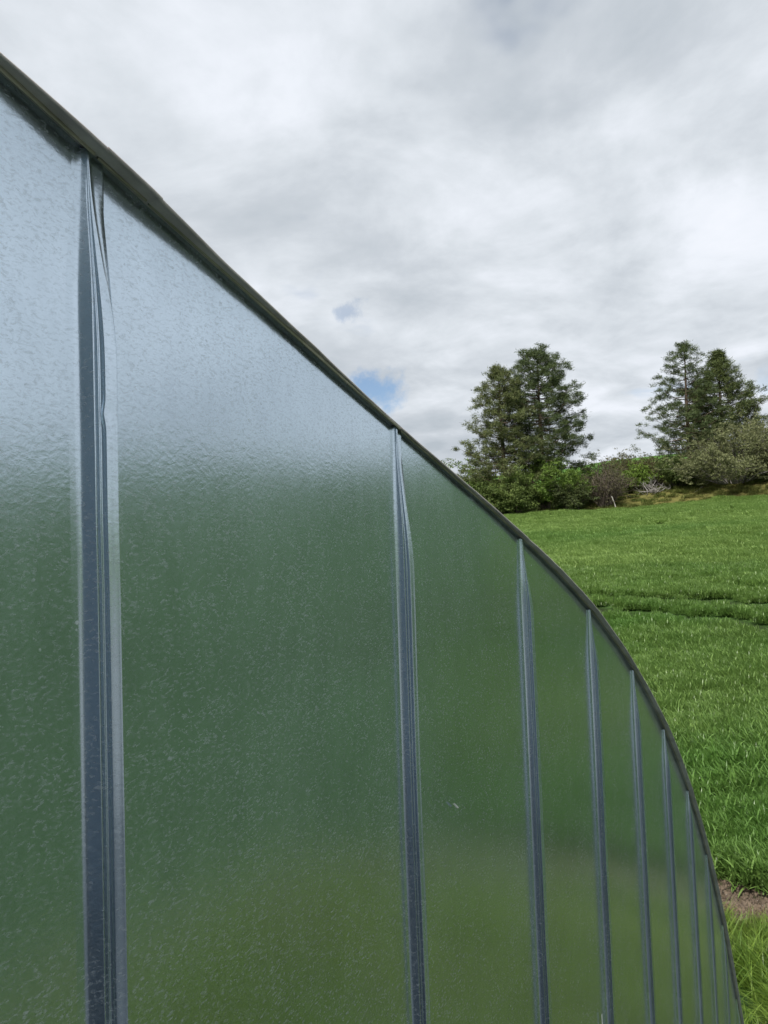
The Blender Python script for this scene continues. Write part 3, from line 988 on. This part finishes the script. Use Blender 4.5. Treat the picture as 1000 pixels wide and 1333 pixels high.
GB = 'bushes along the far edge of the field'
bush('leafy_bush', 716, 598, 114.5, 8.5, 31, 'bright yellow green leafy bush under the tallest pine', 'bush', (0.075, 0.13, 0.022), (0.155, 0.235, 0.045), 3200, 0.28, group=GB)
bush('leafy_bush', 672, 619, 111.8, 7.0, 32, 'olive green bush at the field edge below the leaning pine', 'bush', (0.09, 0.135, 0.036), (0.18, 0.235, 0.07), 2000, 0.30, group=GB)
bush('leafy_bush', 640, 632, 110.5, 6.0, 33, 'low dark green bush partly behind the curved metal edge', 'bush', (0.065, 0.105, 0.028), (0.14, 0.185, 0.05), 1600, 0.30, group=GB)
bush('leafy_bush', 614, 602, 118, 8.0, 34, 'light green bush left of the pines above the metal edge', 'bush', (0.08, 0.135, 0.03), (0.17, 0.24, 0.055), 1800, 0.32, group=GB)
bush('leafy_bush', 742, 628, 111.8, 5.5, 35, 'dark low bush between the bright bush and the bare brown one', 'bush', (0.04, 0.06, 0.02), (0.085, 0.105, 0.035), 1500, 0.28, group=GB)
bush('bare_bush', 788, 599, 114.5, 6.5, 36, 'brown almost leafless bush with a leaning dark stem', 'bush', (0.075, 0.07, 0.04), (0.13, 0.12, 0.065), 620, 0.2, stems=60, twigs=9, group=GB)
bush('leafy_bush', 829, 604, 120, 4.8, 37, 'small bright green bush behind the grey dead branches', 'bush', (0.08, 0.14, 0.02), (0.17, 0.25, 0.045), 1000, 0.26, group=GB)
bush('bare_bush', 850, 592, 126, 9.0, 38, 'brown scrubby bush on the bank below the skyline', 'bush', (0.085, 0.085, 0.035), (0.15, 0.145, 0.06), 1500, 0.24, stems=50, twigs=7, group=GB)
bush('bare_bush', 812, 592, 127, 9.0, 39, 'olive brown scrub with tall thin twigs against the skyline', 'bush', (0.085, 0.09, 0.035), (0.15, 0.15, 0.06), 1500, 0.24, stems=50, twigs=7, group=GB)
bush('leafy_bush', 884, 596, 120.5, 6.5, 40, 'dark green bush at the foot of the open pine', 'bush', (0.055, 0.085, 0.025), (0.12, 0.155, 0.045), 1700, 0.28, group=GB)
bush('leafy_bush', 958, 553, 119, 15.5, 41, 'largest bush, grey olive and twiggy, in front of the right pair of pines', 'bush', (0.11, 0.125, 0.058), (0.22, 0.235, 0.11), 9000, 0.24, twig=M_GREY, stems=70, twigs=9, group=GB, top_flat=0.75)
bush('leafy_bush', 1052, 585, 120, 11, 42, 'tall olive bush right beside the largest twiggy bush', 'bush', (0.08, 0.10, 0.04), (0.15, 0.17, 0.07), 2200, 0.28, twig=M_GREY, stems=50, twigs=6, group=GB)
bush('leafy_bush', 770, 606, 119, 6.5, 43, 'mid green bush behind the bare brown bush', 'bush', (0.065, 0.105, 0.028), (0.13, 0.17, 0.05), 1400, 0.28, group=GB)

# heap of grey dead branches
g = np.random.default_rng(77)
x, y, z = place(849, 118.0)
hp = empty('dead_branch_heap', (x, y, z), 'grey heap of dead branches in the rough grass beyond the wheat', 'branches')
for k in range(46):
    V, Fc = [], []
    th = g.random() * 6.283; L = g.uniform(1.2, 2.6); el = g.uniform(0.05, 1.15)
    c = Vector((g.normal() * 1.2, g.normal() * 0.6, 0.1))
    d = Vector((math.cos(th) * math.cos(el), math.sin(th) * math.cos(el), math.sin(el)))
    pts = [c, c + d * L * 0.5 + Vector(g.normal(size=3)) * 0.12, c + d * L + Vector(g.normal(size=3)) * 0.2]
    tube(V, Fc, pts, 0.06, 0.02, 5)
    for q in range(3):
        a = pts[1].lerp(pts[2], g.random())
        tube(V, Fc, [a, a + Vector(g.normal(size=3)) * 0.45], 0.025, 0.01, 3)
    mesh_obj('branch', V, Fc, M_GREY, hp, loc=(0, 0, 0))

# leaning pale post and a bleached stump at the edge of the crop
x, y, z = place(801, 112.6)
po = empty('leaning_post', (x, y, z), 'thin pale wooden post leaning at the edge of the wheat', 'post')
V, Fc = [], []
vr = Vector((math.sin(YAW), -math.cos(YAW), 0))
tube(V, Fc, [Vector((0, 0, -0.2)) + vr * 0.15, Vector((0, 0, 0.9)) - vr * 0.15, Vector((0, 0, 2.0)) - vr * 0.5], 0.085, 0.065, 8)
mesh_obj('shaft', V, Fc, M_PALE, po, loc=(0, 0, 0))
x, y, z = place(752, 111.6)
st = empty('bleached_stump', (x, y, z), 'small bleached forked stump at the edge of the wheat', 'stump')
V, Fc = [], []
tube(V, Fc, [Vector((0, 0, -0.2)), Vector((0.05, 0, 0.5)), Vector((0.1, 0.1, 0.9))], 0.22, 0.14, 8)
mesh_obj('bole', V, Fc, M_GREY, st, loc=(0, 0, 0))
V, Fc = [], []
tube(V, Fc, [Vector((0.1, 0.1, 0.8)), Vector((0.1, 0.1, 1.15)) + vr * 0.3, Vector((0.1, 0.1, 1.35)) + vr * 0.55], 0.17, 0.10, 7)
mesh_obj('fork', V, Fc, M_PALE, st, loc=(0, 0, 0))
V, Fc = [], []
tube(V, Fc, [Vector((0.1, 0.1, 0.8)), Vector((0.1, 0.1, 1.3)) - vr * 0.15, Vector((0.1, 0.1, 1.7)) - vr * 0.2], 0.1, 0.05, 7)
mesh_obj('fork', V, Fc, M_PALE, st, loc=(0, 0, 0))
